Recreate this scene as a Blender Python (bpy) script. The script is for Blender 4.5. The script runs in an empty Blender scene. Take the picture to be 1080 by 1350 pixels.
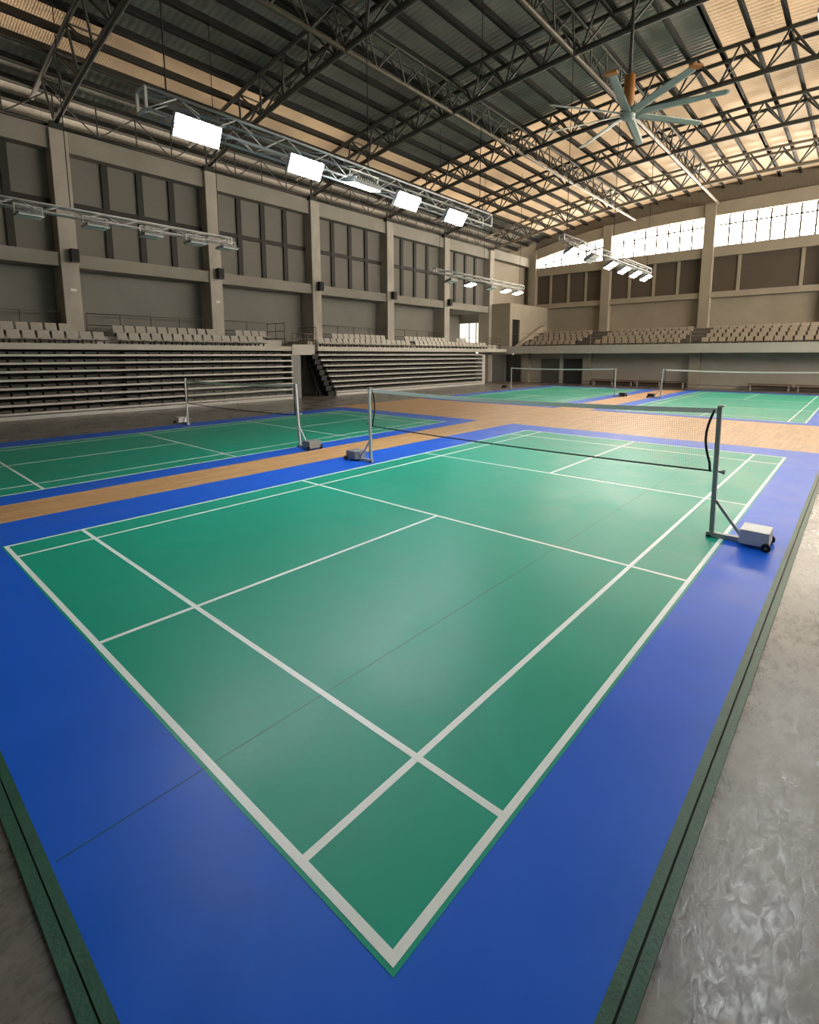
import bpy, math, random
from mathutils import Vector, Matrix
random.seed(7)
PI = math.pi
S = bpy.context.scene
COL = S.collection

# ------------------------------------------------------------------ materials
def nodemat(name):
    m = bpy.data.materials.new(name); m.use_nodes = True
    nt = m.node_tree
    return m, nt, nt.nodes, nt.links, nt.nodes['Principled BSDF']

def lin(c):
    return tuple(((v / 12.92) if v <= 0.04045 else ((v + 0.055) / 1.055) ** 2.4) for v in [x / 255 for x in c]) + (1,)

def plain(name, rgb, rough=0.5, metal=0.0, spec=0.5, var=0.0, scale=3.0, bump=0.0, bscale=60.0, stretch=(1, 1, 1), rvar=0.0, detail=4):
    m, nt, N, L, B = nodemat(name)
    B.inputs['Roughness'].default_value = rough
    B.inputs['Metallic'].default_value = metal
    B.inputs['Specular IOR Level'].default_value = spec
    c = lin(rgb)
    B.inputs['Base Color'].default_value = c
    if var or bump or rvar:
        tc = N.new('ShaderNodeTexCoord'); mp = N.new('ShaderNodeMapping')
        mp.inputs['Scale'].default_value = stretch
        L.new(tc.outputs['Object'], mp.inputs['Vector'])
    if var or rvar:
        nz = N.new('ShaderNodeTexNoise'); nz.inputs['Scale'].default_value = scale
        nz.inputs['Detail'].default_value = detail; nz.inputs['Roughness'].default_value = 0.6
        L.new(mp.outputs['Vector'], nz.inputs['Vector'])
    if var:
        cr = N.new('ShaderNodeValToRGB')
        cr.color_ramp.elements[0].position = 0.3; cr.color_ramp.elements[1].position = 0.7
        cr.color_ramp.elements[0].color = tuple(v * (1 - var) for v in c[:3]) + (1,)
        cr.color_ramp.elements[1].color = tuple(min(1, v * (1 + var)) for v in c[:3]) + (1,)
        L.new(nz.outputs['Fac'], cr.inputs['Fac']); L.new(cr.outputs['Color'], B.inputs['Base Color'])
    if rvar:
        mr = N.new('ShaderNodeMapRange')
        mr.inputs['From Min'].default_value = 0.3; mr.inputs['From Max'].default_value = 0.7
        mr.inputs['To Min'].default_value = rough - rvar; mr.inputs['To Max'].default_value = rough + rvar
        L.new(nz.outputs['Fac'], mr.inputs['Value']); L.new(mr.outputs['Result'], B.inputs['Roughness'])
    if bump:
        n2 = N.new('ShaderNodeTexNoise'); n2.inputs['Scale'].default_value = bscale; n2.inputs['Detail'].default_value = 3
        L.new(mp.outputs['Vector'], n2.inputs['Vector'])
        bp = N.new('ShaderNodeBump'); bp.inputs['Strength'].default_value = bump; bp.inputs['Distance'].default_value = 0.01
        L.new(n2.outputs['Fac'], bp.inputs['Height']); L.new(bp.outputs['Normal'], B.inputs['Normal'])
    return m

def emit(name, rgb, strength):
    m, nt, N, L, B = nodemat(name)
    B.inputs['Base Color'].default_value = (0.8, 0.8, 0.8, 1)
    B.inputs['Emission Color'].default_value = rgb + (1,)
    B.inputs['Emission Strength'].default_value = strength
    return m

M = {}
M['steel'] = plain('dark_steel_paint', (66, 66, 61), 0.5, 0.0, 0.4, 0.15, 2.0)
M['purlin'] = plain('purlin_steel', (48, 48, 45), 0.6, 0.0, 0.3, 0.12, 2.0)
M['pole'] = plain('pale_steel', (150, 146, 136), 0.45, 0.2, 0.5)
M['alu'] = plain('truss_aluminium', (186, 188, 188), 0.4, 0.25, 0.5)
M['pillar'] = plain('pillar_concrete', (164, 159, 149), 0.75, 0, 0.3, 0.16, 1.3, 0.25, 25, (1, 1, 0.5))
M['beam'] = plain('beam_plaster', (142, 139, 131), 0.8, 0, 0.25, 0.10, 0.8, 0.1, 25)
M['wall'] = plain('wall_plaster', (124, 123, 117), 0.85, 0, 0.2, 0.07, 0.7, 0.1, 25)
M['endwall'] = plain('end_wall_plaster', (150, 142, 128), 0.85, 0, 0.2, 0.07, 0.7, 0.1, 25)
M['infill'] = plain('gable_infill', (112, 104, 92), 0.8, 0, 0.2, 0.15, 3.0, 0.2, 8, (6, 1, 0.4))
M['blind'] = plain('window_blind', (116, 114, 108), 0.8, 0, 0.2, 0.05, 1.5, 0.15, 10, (1, 1, 14))
M['winbar'] = plain('dark_window_bar', (44, 42, 39), 0.6, 0, 0.3)
M['louvre'] = plain('louvre_panel', (86, 78, 70), 0.7, 0, 0.2, 0.06, 1.5, 0.3, 8, (0.3, 1, 16))
M['fascia'] = plain('fascia_paint', (172, 169, 160), 0.7, 0, 0.3, 0.06, 0.9)
M['lowwall'] = plain('lower_wall_paint', (158, 151, 141), 0.8, 0, 0.25, 0.06, 0.9)
M['door'] = plain('dark_door', (46, 46, 44), 0.6)
M['doorgrey'] = plain('grey_door_leaf', (110, 112, 110), 0.55)
M['doormid'] = plain('middle_grey_door', (80, 79, 75), 0.6)
M['seat'] = plain('grey_seat_plastic', (160, 157, 148), 0.5, 0, 0.4, 0.05, 8)
M['seatback'] = plain('tan_seat_plastic', (150, 141, 128), 0.5, 0, 0.4, 0.05, 8)
M['nosing'] = plain('bleacher_nosing', (176, 175, 170), 0.5, 0.1, 0.4, 0.05, 3)
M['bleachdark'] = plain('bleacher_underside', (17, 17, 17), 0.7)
M['foldseat_shade'] = plain('shaded_folded_seat', (84, 83, 79), 0.6)  # grey darkened to hold the shade under the row nosings
M['rail'] = plain('rail_steel', (92, 86, 76), 0.45, 0.3)
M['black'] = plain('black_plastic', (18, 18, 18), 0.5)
M['rubber'] = plain('black_rubber', (14, 14, 15), 0.7)
M['white'] = plain('white_plastic', (215, 214, 208), 0.5)
M['postgrey'] = plain('post_grey_paint', (150, 157, 157), 0.4, 0.1, 0.5, 0.06, 6)
M['postlight'] = plain('post_pale_paint', (172, 174, 172), 0.4, 0.1, 0.5, 0.05, 6)
M['boxreflect'] = plain('weight_box_reflect', (214, 214, 210), 0.45, 0.0, 0.5, 0.06, 8)  # box colour whitened to hold the bright reflection on its top
M['boxgrey'] = plain('weight_box_grey', (128, 132, 132), 0.45, 0.0, 0.5, 0.06, 8)
M['tape'] = plain('net_tape_white', (222, 224, 220), 0.7)
M['net'] = plain('net_twine', (186, 178, 162), 0.8)
M['cord'] = plain('net_black_cord', (16, 16, 16), 0.7)
M['greenedge'] = plain('green_edge_strip', (26, 78, 56), 0.45, 0, 0.5, 0.2, 6, 0.2, 60)
M['groove'] = plain('edge_groove', (10, 20, 16), 0.8)
M['blade'] = plain('fan_blade_paint', (152, 168, 163), 0.45, 0.1)
M['orange'] = plain('fan_orange', (176, 120, 66), 0.6)
M['bench'] = plain('bench_wood', (104, 74, 58), 0.6, 0, 0.3, 0.15, 4)
M['benchleg'] = plain('bench_leg', (150, 144, 136), 0.5)
M['whiteline'] = plain('white_line_paint', (232, 238, 235), 0.4, 0, 0.5, 0.03, 8)
M['glass_day'] = emit('frosted_daylight_pane', (1.0, 0.88, 0.72), 23.0)
M['glass_low'] = emit('low_daylight_pane', (1.0, 0.92, 0.78), 1.0)
M['lamp'] = emit('floodlight_diffuser', (0.92, 1.0, 1.02), 135.0)
M['lampwarm'] = emit('floodlight_diffuser_far', (1.0, 0.97, 0.9), 60.0)
M['lampright'] = emit('floodlight_diffuser_right', (0.96, 1.0, 0.98), 24.0)
M['lampoff'] = plain('unlit_diffuser', (228, 231, 228), 0.4)
M['glass_side'] = emit('side_daylight_pane', (1.0, 0.88, 0.74), 32.0)
M['winframe'] = plain('thin_window_frame', (84, 76, 64), 0.6)

def mat_sheet(name, rgb, rough, bump):
    """rolled sports mat: fine embossed grain, faint swirling scuffs"""
    m, nt, N, L, B = nodemat(name)
    c = lin(rgb)
    tc = N.new('ShaderNodeTexCoord')
    nz = N.new('ShaderNodeTexNoise'); nz.inputs['Scale'].default_value = 1.1; nz.inputs['Detail'].default_value = 7
    nz.inputs['Roughness'].default_value = 0.65; nz.inputs['Distortion'].default_value = 1.2
    L.new(tc.outputs['Object'], nz.inputs['Vector'])
    cr = N.new('ShaderNodeValToRGB')
    cr.color_ramp.elements[0].position = 0.3; cr.color_ramp.elements[1].position = 0.72
    cr.color_ramp.elements[0].color = tuple(v * 0.93 for v in c[:3]) + (1,)
    cr.color_ramp.elements[1].color = tuple(v * 1.07 for v in c[:3]) + (1,)
    L.new(nz.outputs['Fac'], cr.inputs['Fac']); L.new(cr.outputs['Color'], B.inputs['Base Color'])
    mr = N.new('ShaderNodeMapRange'); mr.inputs['To Min'].default_value = rough - 0.07; mr.inputs['To Max'].default_value = rough + 0.07
    mr.inputs['From Min'].default_value = 0.3; mr.inputs['From Max'].default_value = 0.7
    L.new(nz.outputs['Fac'], mr.inputs['Value']); L.new(mr.outputs['Result'], B.inputs['Roughness'])
    n2 = N.new('ShaderNodeTexNoise'); n2.inputs['Scale'].default_value = 160; n2.inputs['Detail'].default_value = 2
    L.new(tc.outputs['Object'], n2.inputs['Vector'])
    bp = N.new('ShaderNodeBump'); bp.inputs['Strength'].default_value = bump; bp.inputs['Distance'].default_value = 0.004
    L.new(n2.outputs['Fac'], bp.inputs['Height']); L.new(bp.outputs['Normal'], B.inputs['Normal'])
    B.inputs['Specular IOR Level'].default_value = 0.3
    return m
M['blue'] = mat_sheet('blue_court_mat', (0, 90, 208), 0.41, 0.05)
M['green'] = mat_sheet('green_court_mat', (0, 152, 126), 0.41, 0.05)

def concrete_floor():
    m, nt, N, L, B = nodemat('polished_concrete')
    tc = N.new('ShaderNodeTexCoord')
    a = N.new('ShaderNodeTexNoise'); a.inputs['Scale'].default_value = 1.6; a.inputs['Detail'].default_value = 9
    a.inputs['Roughness'].default_value = 0.68; a.inputs['Distortion'].default_value = 0.8
    b = N.new('ShaderNodeTexNoise'); b.inputs['Scale'].default_value = 9; b.inputs['Detail'].default_value = 6; b.inputs['Distortion'].default_value = 0.5
    for x in (a, b): L.new(tc.outputs['Object'], x.inputs['Vector'])
    mx = N.new('ShaderNodeMix'); mx.data_type = 'FLOAT'; mx.inputs[0].default_value = 0.4
    L.new(a.outputs['Fac'], mx.inputs[2]); L.new(b.outputs['Fac'], mx.inputs[3])
    cr = N.new('ShaderNodeValToRGB')
    e = cr.color_ramp.elements
    e[0].position = 0.33; e[0].color = lin((74, 71, 66)); e[1].position = 0.66; e[1].color = lin((132, 127, 119))
    L.new(mx.outputs[0], cr.inputs['Fac']); L.new(cr.outputs['Color'], B.inputs['Base Color'])
    B.inputs['Specular IOR Level'].default_value = 0.65
    mr = N.new('ShaderNodeMapRange'); mr.inputs['From Min'].default_value = 0.35; mr.inputs['From Max'].default_value = 0.65
    mr.inputs['To Min'].default_value = 0.18; mr.inputs['To Max'].default_value = 0.44
    L.new(mr.outputs['Result'], B.inputs['Roughness'])
    bp = N.new('ShaderNodeBump'); bp.inputs['Strength'].default_value = 0.16; bp.inputs['Distance'].default_value = 0.006
    c3 = N.new('ShaderNodeTexNoise'); c3.inputs['Scale'].default_value = 34; c3.inputs['Detail'].default_value = 5; c3.inputs['Distortion'].default_value = 1.2
    m3 = N.new('ShaderNodeMapping'); m3.inputs['Scale'].default_value = (1.0, 0.45, 1); m3.inputs['Rotation'].default_value = (0, 0, 0.5)
    L.new(tc.outputs['Object'], m3.inputs['Vector']); L.new(m3.outputs['Vector'], c3.inputs['Vector'])
    L.new(c3.outputs['Fac'], bp.inputs['Height'])
    r3 = N.new('ShaderNodeMix'); r3.data_type = 'FLOAT'; r3.inputs[0].default_value = 0.45; L.new(c3.outputs['Fac'], r3.inputs[2]); L.new(a.outputs['Fac'], r3.inputs[3])
    L.new(r3.outputs[0], mr.inputs['Value']); L.new(bp.outputs['Normal'], B.inputs['Normal'])
    return m
M['concrete'] = concrete_floor()

def wood_floor():
    m, nt, N, L, B = nodemat('plank_sports_floor')
    tc = N.new('ShaderNodeTexCoord'); mp = N.new('ShaderNodeMapping'); mp.inputs['Rotation'].default_value = (0, 0, PI / 2)
    L.new(tc.outputs['Object'], mp.inputs['Vector'])
    br = N.new('ShaderNodeTexBrick')
    br.inputs['Scale'].default_value = 1.0; br.inputs['Brick Width'].default_value = 1.3; br.inputs['Row Height'].default_value = 0.14
    br.inputs['Mortar Size'].default_value = 0.003; br.inputs['Color1'].default_value = lin((206, 162, 112)); br.inputs['Color2'].default_value = lin((190, 146, 98))
    br.inputs['Mortar'].default_value = lin((150, 112, 74)); br.offset = 0.5
    L.new(mp.outputs['Vector'], br.inputs['Vector'])
    nz = N.new('ShaderNodeTexNoise'); nz.inputs['Scale'].default_value = 2.2; nz.inputs['Detail'].default_value = 6
    m2 = N.new('ShaderNodeMapping'); m2.inputs['Scale'].default_value = (6, 0.7, 1); L.new(tc.outputs['Object'], m2.inputs['Vector'])
    L.new(m2.outputs['Vector'], nz.inputs['Vector'])
    mx = N.new('ShaderNodeMix'); mx.data_type = 'RGBA'; mx.blend_type = 'MULTIPLY'; mx.inputs[0].default_value = 1
    cr = N.new('ShaderNodeValToRGB'); cr.color_ramp.elements[0].color = (0.82, 0.8, 0.78, 1); cr.color_ramp.elements[1].color = (1.05, 1.05, 1.05, 1)
    cr.color_ramp.elements[0].position = 0.3; cr.color_ramp.elements[1].position = 0.65
    L.new(nz.outputs['Fac'], cr.inputs['Fac']); L.new(br.outputs['Color'], mx.inputs[6]); L.new(cr.outputs['Color'], mx.inputs[7])
    L.new(mx.outputs[2], B.inputs['Base Color'])
    B.inputs['Roughness'].default_value = 0.42
    return m
M['wood'] = wood_floor()

def roof_sheet():
    """ribbed metal sheet lined with crinkled foil; ribs cross the purlins"""
    m, nt, N, L, B = nodemat('roof_foil_sheet')
    tc = N.new('ShaderNodeTexCoord')
    wv = N.new('ShaderNodeTexWave'); wv.wave_type = 'BANDS'; wv.bands_direction = 'Y'; wv.inputs['Scale'].default_value = 1.3
    wv.inputs['Distortion'].default_value = 0.5
    L.new(tc.outputs['Object'], wv.inputs['Vector'])
    nz = N.new('ShaderNodeTexNoise'); nz.inputs['Scale'].default_value = 9; nz.inputs['Detail'].default_value = 5
    L.new(tc.outputs['Object'], nz.inputs['Vector'])
    ad = N.new('ShaderNodeMath'); ad.operation = 'ADD'
    L.new(wv.outputs['Fac'], ad.inputs[0]); L.new(nz.outputs['Fac'], ad.inputs[1])
    bp = N.new('ShaderNodeBump'); bp.inputs['Strength'].default_value = 0.5; bp.inputs['Distance'].default_value = 0.05
    L.new(ad.outputs[0], bp.inputs['Height']); L.new(bp.outputs['Normal'], B.inputs['Normal'])
    n3 = N.new('ShaderNodeTexNoise'); n3.inputs['Scale'].default_value = 0.5; n3.inputs['Detail'].default_value = 4
    L.new(tc.outputs['Object'], n3.inputs['Vector'])
    cr = N.new('ShaderNodeValToRGB'); cr.color_ramp.elements[0].color = lin((140, 138, 132)); cr.color_ramp.elements[1].color = lin((176, 173, 164))
    cr.color_ramp.elements[0].position = 0.35; cr.color_ramp.elements[1].position = 0.65
    L.new(n3.outputs['Fac'], cr.inputs['Fac']); L.new(cr.outputs['Color'], B.inputs['Base Color'])
    B.inputs['Metallic'].default_value = 0.15; B.inputs['Roughness'].default_value = 0.5
    return m
M['roof'] = roof_sheet()
def skylight_sheet(name, k, p0, p1):
    """weathered translucent roofing sheet: lets warm daylight through unevenly"""
    m, nt, N, L, B = nodemat(name)
    out = N['Material Output']
    tc = N.new('ShaderNodeTexCoord')
    nz = N.new('ShaderNodeTexNoise'); nz.inputs['Scale'].default_value = 0.35; nz.inputs['Detail'].default_value = 5
    n2 = N.new('ShaderNodeTexNoise'); n2.inputs['Scale'].default_value = 14; n2.inputs['Detail'].default_value = 3
    wv = N.new('ShaderNodeTexWave'); wv.wave_type = 'BANDS'; wv.bands_direction = 'Y'; wv.inputs['Scale'].default_value = 1.3 if k > 0.9 else 4.2; wv.inputs['Distortion'].default_value = 0.5
    for q in (nz, n2, wv): L.new(tc.outputs['Object'], q.inputs['Vector'])
    a = N.new('ShaderNodeMix'); a.data_type = 'FLOAT'; a.inputs[0].default_value = 0.35; L.new(nz.outputs['Fac'], a.inputs[2]); L.new(n2.outputs['Fac'], a.inputs[3])
    b = N.new('ShaderNodeMix'); b.data_type = 'FLOAT'; b.inputs[0].default_value = 0.18; L.new(a.outputs[0], b.inputs[2]); L.new(wv.outputs['Fac'], b.inputs[3])
    cr = N.new('ShaderNodeValToRGB'); cr.color_ramp.elements[0].position = p0; cr.color_ramp.elements[1].position = p1
    cr.color_ramp.elements[0].color = (0.09 * k * k, 0.065 * k * k, 0.045 * k * k, 1); cr.color_ramp.elements[1].color = (0.30 * k, 0.232 * k, 0.155 * k, 1)
    L.new(b.outputs[0], cr.inputs['Fac'])
    tr = N.new('ShaderNodeBsdfTranslucent'); L.new(cr.outputs['Color'], tr.inputs['Color'])
    B.inputs['Base Color'].default_value = lin((150, 145, 132)); B.inputs['Roughness'].default_value = 0.6
    ad = N.new('ShaderNodeAddShader'); L.new(B.outputs[0], ad.inputs[0]); L.new(tr.outputs[0], ad.inputs[1]); L.new(ad.outputs[0], out.inputs['Surface'])
    return m
M['skylight'] = skylight_sheet('translucent_roof_sheet', 1.0, 0.32, 0.68)
M['skylight_weak'] = skylight_sheet('weak_translucent_roof_sheet', 0.6, 0.38, 0.66)  # weaker, patchier translucency for the strip above the left wall

# ------------------------------------------------------------------ mesh tools
class MB:
    def __init__(s): s.v = []; s.f = []; s.smooth = []
    def quad(s, a, b, c, d, sm=False):
        i = len(s.v); s.v += [a, b, c, d]; s.f.append((i, i + 1, i + 2, i + 3)); s.smooth.append(sm); return s
    def box(s, x0, x1, y0, y1, z0, z1):
        i = len(s.v)
        s.v += [(x, y, z) for z in (z0, z1) for y in (y0, y1) for x in (x0, x1)]
        for f in ((0, 2, 3, 1), (4, 5, 7, 6), (0, 1, 5, 4), (2, 6, 7, 3), (0, 4, 6, 2), (1, 3, 7, 5)):
            s.f.append(tuple(i + k for k in f)); s.smooth.append(False)
        return s
    def hexa(s, p):
        i = len(s.v); s.v += [tuple(q) for q in p]
        for f in ((0, 2, 3, 1), (4, 5, 7, 6), (0, 1, 5, 4), (2, 6, 7, 3), (0, 4, 6, 2), (1, 3, 7, 5)):
            s.f.append(tuple(i + k for k in f)); s.smooth.append(False)
        return s
    def prism(s, pts, ax, lo, hi):
        """polygon pts (2D) extruded along axis ax from lo to hi"""
        def P(q, t):
            return {'x': (t, q[0], q[1]), 'y': (q[0], t, q[1]), 'z': (q[0], q[1], t)}[ax]
        i = len(s.v); n = len(pts)
        s.v += [P(q, lo) for q in pts] + [P(q, hi) for q in pts]
        s.f.append(tuple(i + k for k in range(n))[::-1]); s.smooth.append(False)
        s.f.append(tuple(i + n + k for k in range(n))); s.smooth.append(False)
        for k in range(n):
            s.f.append((i + k, i + (k + 1) % n, i + n + (k + 1) % n, i + n + k)); s.smooth.append(False)
        return s
    def bar(s, a, b, w, h=None):
        """square bar from a to b"""
        h = h or w; a = Vector(a); b = Vector(b); d = (b - a).normalized()
        up = Vector((0, 0, 1)) if abs(d.z) < 0.9 else Vector((0, 1, 0))
        r = d.cross(up).normalized(); u = r.cross(d)
        pts = []
        for base in (a, b):
            for sy in (-1, 1):
                for sx in (-1, 1): pts.append(base + r * (sx * w / 2) + u * (sy * h / 2))
        return s.hexa(pts)
    def tube(s, path, r, n=8, close=True):
        path = [Vector(p) for p in path]; i0 = len(s.v); m = len(path)
        up = None
        for k, p in enumerate(path):
            d = (path[min(k + 1, m - 1)] - path[max(k - 1, 0)]).normalized()
            if up is None: up = Vector((0, 0, 1)) if abs(d.z) < 0.9 else Vector((0, 1, 0))
            a = d.cross(up).normalized(); b = a.cross(d)
            rr = r[k] if isinstance(r, (list, tuple)) else r
            for j in range(n):
                t = 2 * PI * j / n; s.v.append(tuple(p + a * (rr * math.cos(t)) + b * (rr * math.sin(t))))
        for k in range(m - 1):
            for j in range(n):
                s.f.append((i0 + k * n + j, i0 + k * n + (j + 1) % n, i0 + (k + 1) * n + (j + 1) % n, i0 + (k + 1) * n + j)); s.smooth.append(True)
        if close:
            s.f.append(tuple(i0 + j for j in range(n))[::-1]); s.f.append(tuple(i0 + (m - 1) * n + j for j in range(n))); s.smooth += [False, False]
        return s
    def mesh(s, name, mat):
        me = bpy.data.meshes.new(name); me.from_pydata([tuple(v) for v in s.v], [], s.f); me.update()
        for p, sm in zip(me.polygons, s.smooth): p.use_smooth = sm
        me.materials.append(M[mat] if isinstance(mat, str) else mat)
        import bmesh
        bm = bmesh.new(); bm.from_mesh(me); bmesh.ops.recalc_face_normals(bm, faces=bm.faces); bm.to_mesh(me); bm.free()
        return me
    def build(s, name, mat, parent=None, bevel=0, loc=None):
        o = bpy.data.objects.new(name, s.mesh(name, mat)); COL.objects.link(o)
        if loc is not None: o.location = loc
        if parent: o.parent = parent
        if bevel:
            b = o.modifiers.new('edge', 'BEVEL'); b.width = bevel; b.segments = 2; b.limit_method = 'ANGLE'
        return o

def tag(o, label=None, cat=None, group=None, kind=None):
    if label: o['label'] = label
    if cat: o['category'] = cat
    if group: o['group'] = group
    if kind: o['kind'] = kind
    return o
def empty(name, loc=(0, 0, 0), rz=0, **kw):
    o = bpy.data.objects.new(name, None); o.empty_display_size = 0.2; COL.objects.link(o)
    o.location = loc; o.rotation_euler = (0, 0, rz)
    return tag(o, **kw)
def copy_tree(o, parent=None):
    c = o.copy(); COL.objects.link(c)
    if parent: c.parent = parent
    for ch in list(o.children): copy_tree(ch, c)
    return c
def struct(mb, name, mat, label, cat='wall', parent=None, bevel=0):
    o = mb.build(name, mat, parent, bevel)
    if parent is None: tag(o, label, cat, None, 'structure')
    return o
_unit = None
def member(name, a, b, r, mat, parent, n=6):
    """a straight round steel member between two points, sharing one mesh"""
    key = (mat, n)
    me = member.cache.get(key)
    if me is None:
        me = MB().tube([(0, 0, 0), (0, 0, 1)], 1.0, n).mesh('steel_tube', mat); member.cache[key] = me
    o = bpy.data.objects.new(name, me); COL.objects.link(o)
    a = Vector(a); b = Vector(b); d = b - a
    o.location = a; o.rotation_mode = 'QUATERNION'; o.rotation_quaternion = d.to_track_quat('Z', 'Y')
    o.scale = (r, r, d.length); o.parent = parent
    return o
member.cache = {}

ORD = ['first', 'second', 'third', 'fourth', 'fifth', 'sixth', 'seventh']

# ------------------------------------------------------------------ hall geometry
XL, XR, XC = -22.0, 13.6, -4.2         # pillar faces left/right, hall axis
YN, YE = -13.0, 41.5                   # near wall, far end wall
PY = [5.4 + 5.92 * (k - 1) for k in range(-1, 7)]      # pillars along the left wall
zr = lambda x: 14.0 - 1.87 * ((x - XC) / 18) ** 2      # roof sheet
zb = lambda x: 12.62 - 1.87 * ((x - XC) / 18) ** 2     # truss bottom chord
zt = lambda x: 11.83 - 1.38 * (abs(x - XC) / 17.3) ** 3  # head of the gable windows

# floor
struct(MB().box(-26, 16, YN - 0.5, 43, -0.2, 0.0), 'floor', 'concrete', 'mottled polished grey concrete floor of the hall', 'floor')
struct(MB().box(-14.9, 0.6, -0.7, 13.0, 0.0, 0.004).box(-15.7, 0.6, 13.0, 33.2, 0.0, 0.004), 'floor_wood', 'wood', 'honey brown plank sports floor between the court mats', 'floor')

# green edging strips round the near mat
e = MB().box(0.592, 0.636, -0.79, 33.0, 0.0, 0.012); struct(e, 'trim_1', 'greenedge', 'inner green edging strip along the right side of the near court', 'edging')
e = MB().box(0.636, 0.645, -0.79, 33.0, 0.0, 0.006); struct(e, 'trim_2', 'groove', 'dark groove between the two green edging strips on the right', 'edging')
e = MB().box(0.645, 0.69, -0.79, 33.0, 0.0, 0.011); struct(e, 'trim_3', 'greenedge', 'outer green edging strip beside the bare concrete on the right', 'edging')
e = MB().box(-15.55, 0.592, -0.738, -0.698, 0.0, 0.012); struct(e, 'trim_4', 'greenedge', 'inner green edging strip along the near end of the courts', 'edging')
e = MB().box(-15.55, 0.592, -0.744, -0.738, 0.0, 0.006); struct(e, 'trim_5', 'groove', 'dark groove between the two green strips at the near end', 'edging')
e = MB().box(-15.55, 0.592, -0.79, -0.744, 0.0, 0.011); struct(e, 'trim_6', 'greenedge', 'outer green edging strip beside the bare concrete at the near end', 'edging')

# ------------------------------------------------------------------ courts
def court(loc, mat_rect, xs, ys, label, skew=0.0, seams=(), lw=0.04, far=False):
    """xs = centre lines of the five long lines, ys = of the six cross lines"""
    r = empty('badminton_court_mat', loc, label=label, cat='court mat', group='badminton courts')
    ox, oy = loc[0], loc[1]
    k = lambda x, y: (x - ox - skew * y, y - oy)
    def slab(mb, x0, x1, y0, y1, z0, z1):
        c = [k(x0, y0), k(x1, y0), k(x0, y1), k(x1, y1)]
        mb.hexa([(p[0], p[1], z0) for p in c] + [(p[0], p[1], z1) for p in c])
    a = MB(); slab(a, *mat_rect, 0.0, 0.005); a.build('blue_surround', 'blue', r)
    h = lw / 2; g = 0.02
    a = MB(); slab(a, xs[0] - h - g, xs[4] + h + g, ys[0] - h - g, ys[5] + h + g, 0.005, 0.0062); a.build('playing_surface', 'green', r)
    a = MB(); z0, z1 = 0.0062, 0.0072
    for x in (xs[0], xs[1], xs[3], xs[4]): slab(a, x - h, x + h, ys[0] - h, ys[5] + h, z0, z1)
    z1 = 0.0073
    for y in ys: slab(a, xs[0] - h, xs[4] + h, y - h, y + h, z0, z1)
    z1 = 0.0074
    slab(a, xs[2] - h, xs[2] + h, ys[0] - h, ys[2] + h, z0, z1); slab(a, xs[2] - h, xs[2] + h, ys[3] - h, ys[5] + h, z0, z1)
    a.build('court_line_marking', 'whiteline', r)
    if seams:
        a = MB()
        for x in seams: slab(a, x - 0.0025, x + 0.0025, mat_rect[2] + 0.02, mat_rect[3] - 0.02, 0.0062, 0.0066)
        a.build('mat_seam', 'seamdark', r)
    return r
M['seamdark'] = plain('mat_seam_dark', (6, 74, 70), 0.5)
court((-3.1, 6, 0.004), (-7.15, 0.592, -0.698, 13.1), [-6.08, -5.62, -3.087, -0.559, -0.02], [0.02, 0.782, 4.139, 7.472, 11.154, 12.05],
      'nearest badminton court mat filling the foreground, blue surround with white lined green playing surface', seams=(-1.35,))
court((-11.8, 6, 0.004), (-14.95, -8.15, -1.2, 13.1), [-14.0, -13.55, -11.45, -9.3, -8.78], [-0.1, 1.01, 4.5, 7.9, 11.3, 12.1],
      'left badminton court mat in front of the retracted bleachers', skew=0.022)
court((-11.9, 25, 0.004), (-15.6, -8.35, 18.55, 33.0), [-14.85, -14.4, -12.0, -9.6, -9.15], [19.4, 20.3, 23.9, 28.0, 31.4, 32.2],
      'far left badominton court mat in front of the dark doors'.replace('badominton', 'badminton'))
court((-3.3, 25, 0.004), (-6.9, 0.55, 18.6, 34.0), [-6.1, -5.65, -3.15, -0.62, -0.17], [19.2, 20.0, 23.6, 28.0, 32.0, 33.0],
      'far right badminton court mat in front of the benches')

# ------------------------------------------------------------------ net posts and nets
def net_post(name_label, x, y, dirx, h, mat, boxmat, lean=0.0, group='net posts'):
    """post at (x,y); weight box on the side dirx"""
    r = empty('net_post', (x, y, 0.0116), 0 if dirx > 0 else PI, label=name_label, cat='net post', group=group)
    MB().bar((0, 0, 0.06), (lean, 0, h), 0.048).build('pole', mat, r, 0.004)
    MB().box(-0.05, 0.34, -0.035, 0.035, 0.0, 0.055).build('base_beam', mat, r, 0.004)
    MB().box(-0.045, 0.0, -0.06, 0.06, 0.0, 0.018).build('foot_pad', 'rubber', r)
    MB().bar((0.02, 0, 0.44), (0.3, 0, 0.07), 0.03).build('brace', mat, r)
    MB().box(0.3, 0.58, -0.16, 0.16, 0.035, 0.2).build('weight_box', boxmat, r, 0.008)
    for sy in (-1, 1):
        w = MB().tube([(0.56, sy * 0.165, 0.045), (0.56, sy * 0.205, 0.045)], 0.046, 18).build('wheel', 'rubber', r)
        MB().tube([(0.56, sy * 0.16, 0.045), (0.56, sy * 0.21, 0.045)], 0.014, 10).build('axle', 'boxgrey', w)
    k = MB().tube([(0.02, 0, 0.79), (0.06, 0, 0.79)], 0.014, 10)
    k.tube([(0.06, 0, 0.79), (0.085, 0, 0.79)], 0.026, 12); k.build('clamp_knob', 'boxgrey', r)
    MB().box(-0.03, 0.03, -0.03, 0.03, h - 0.01, h + 0.012).build('pole_cap', boxmat, r)
    return r

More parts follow.
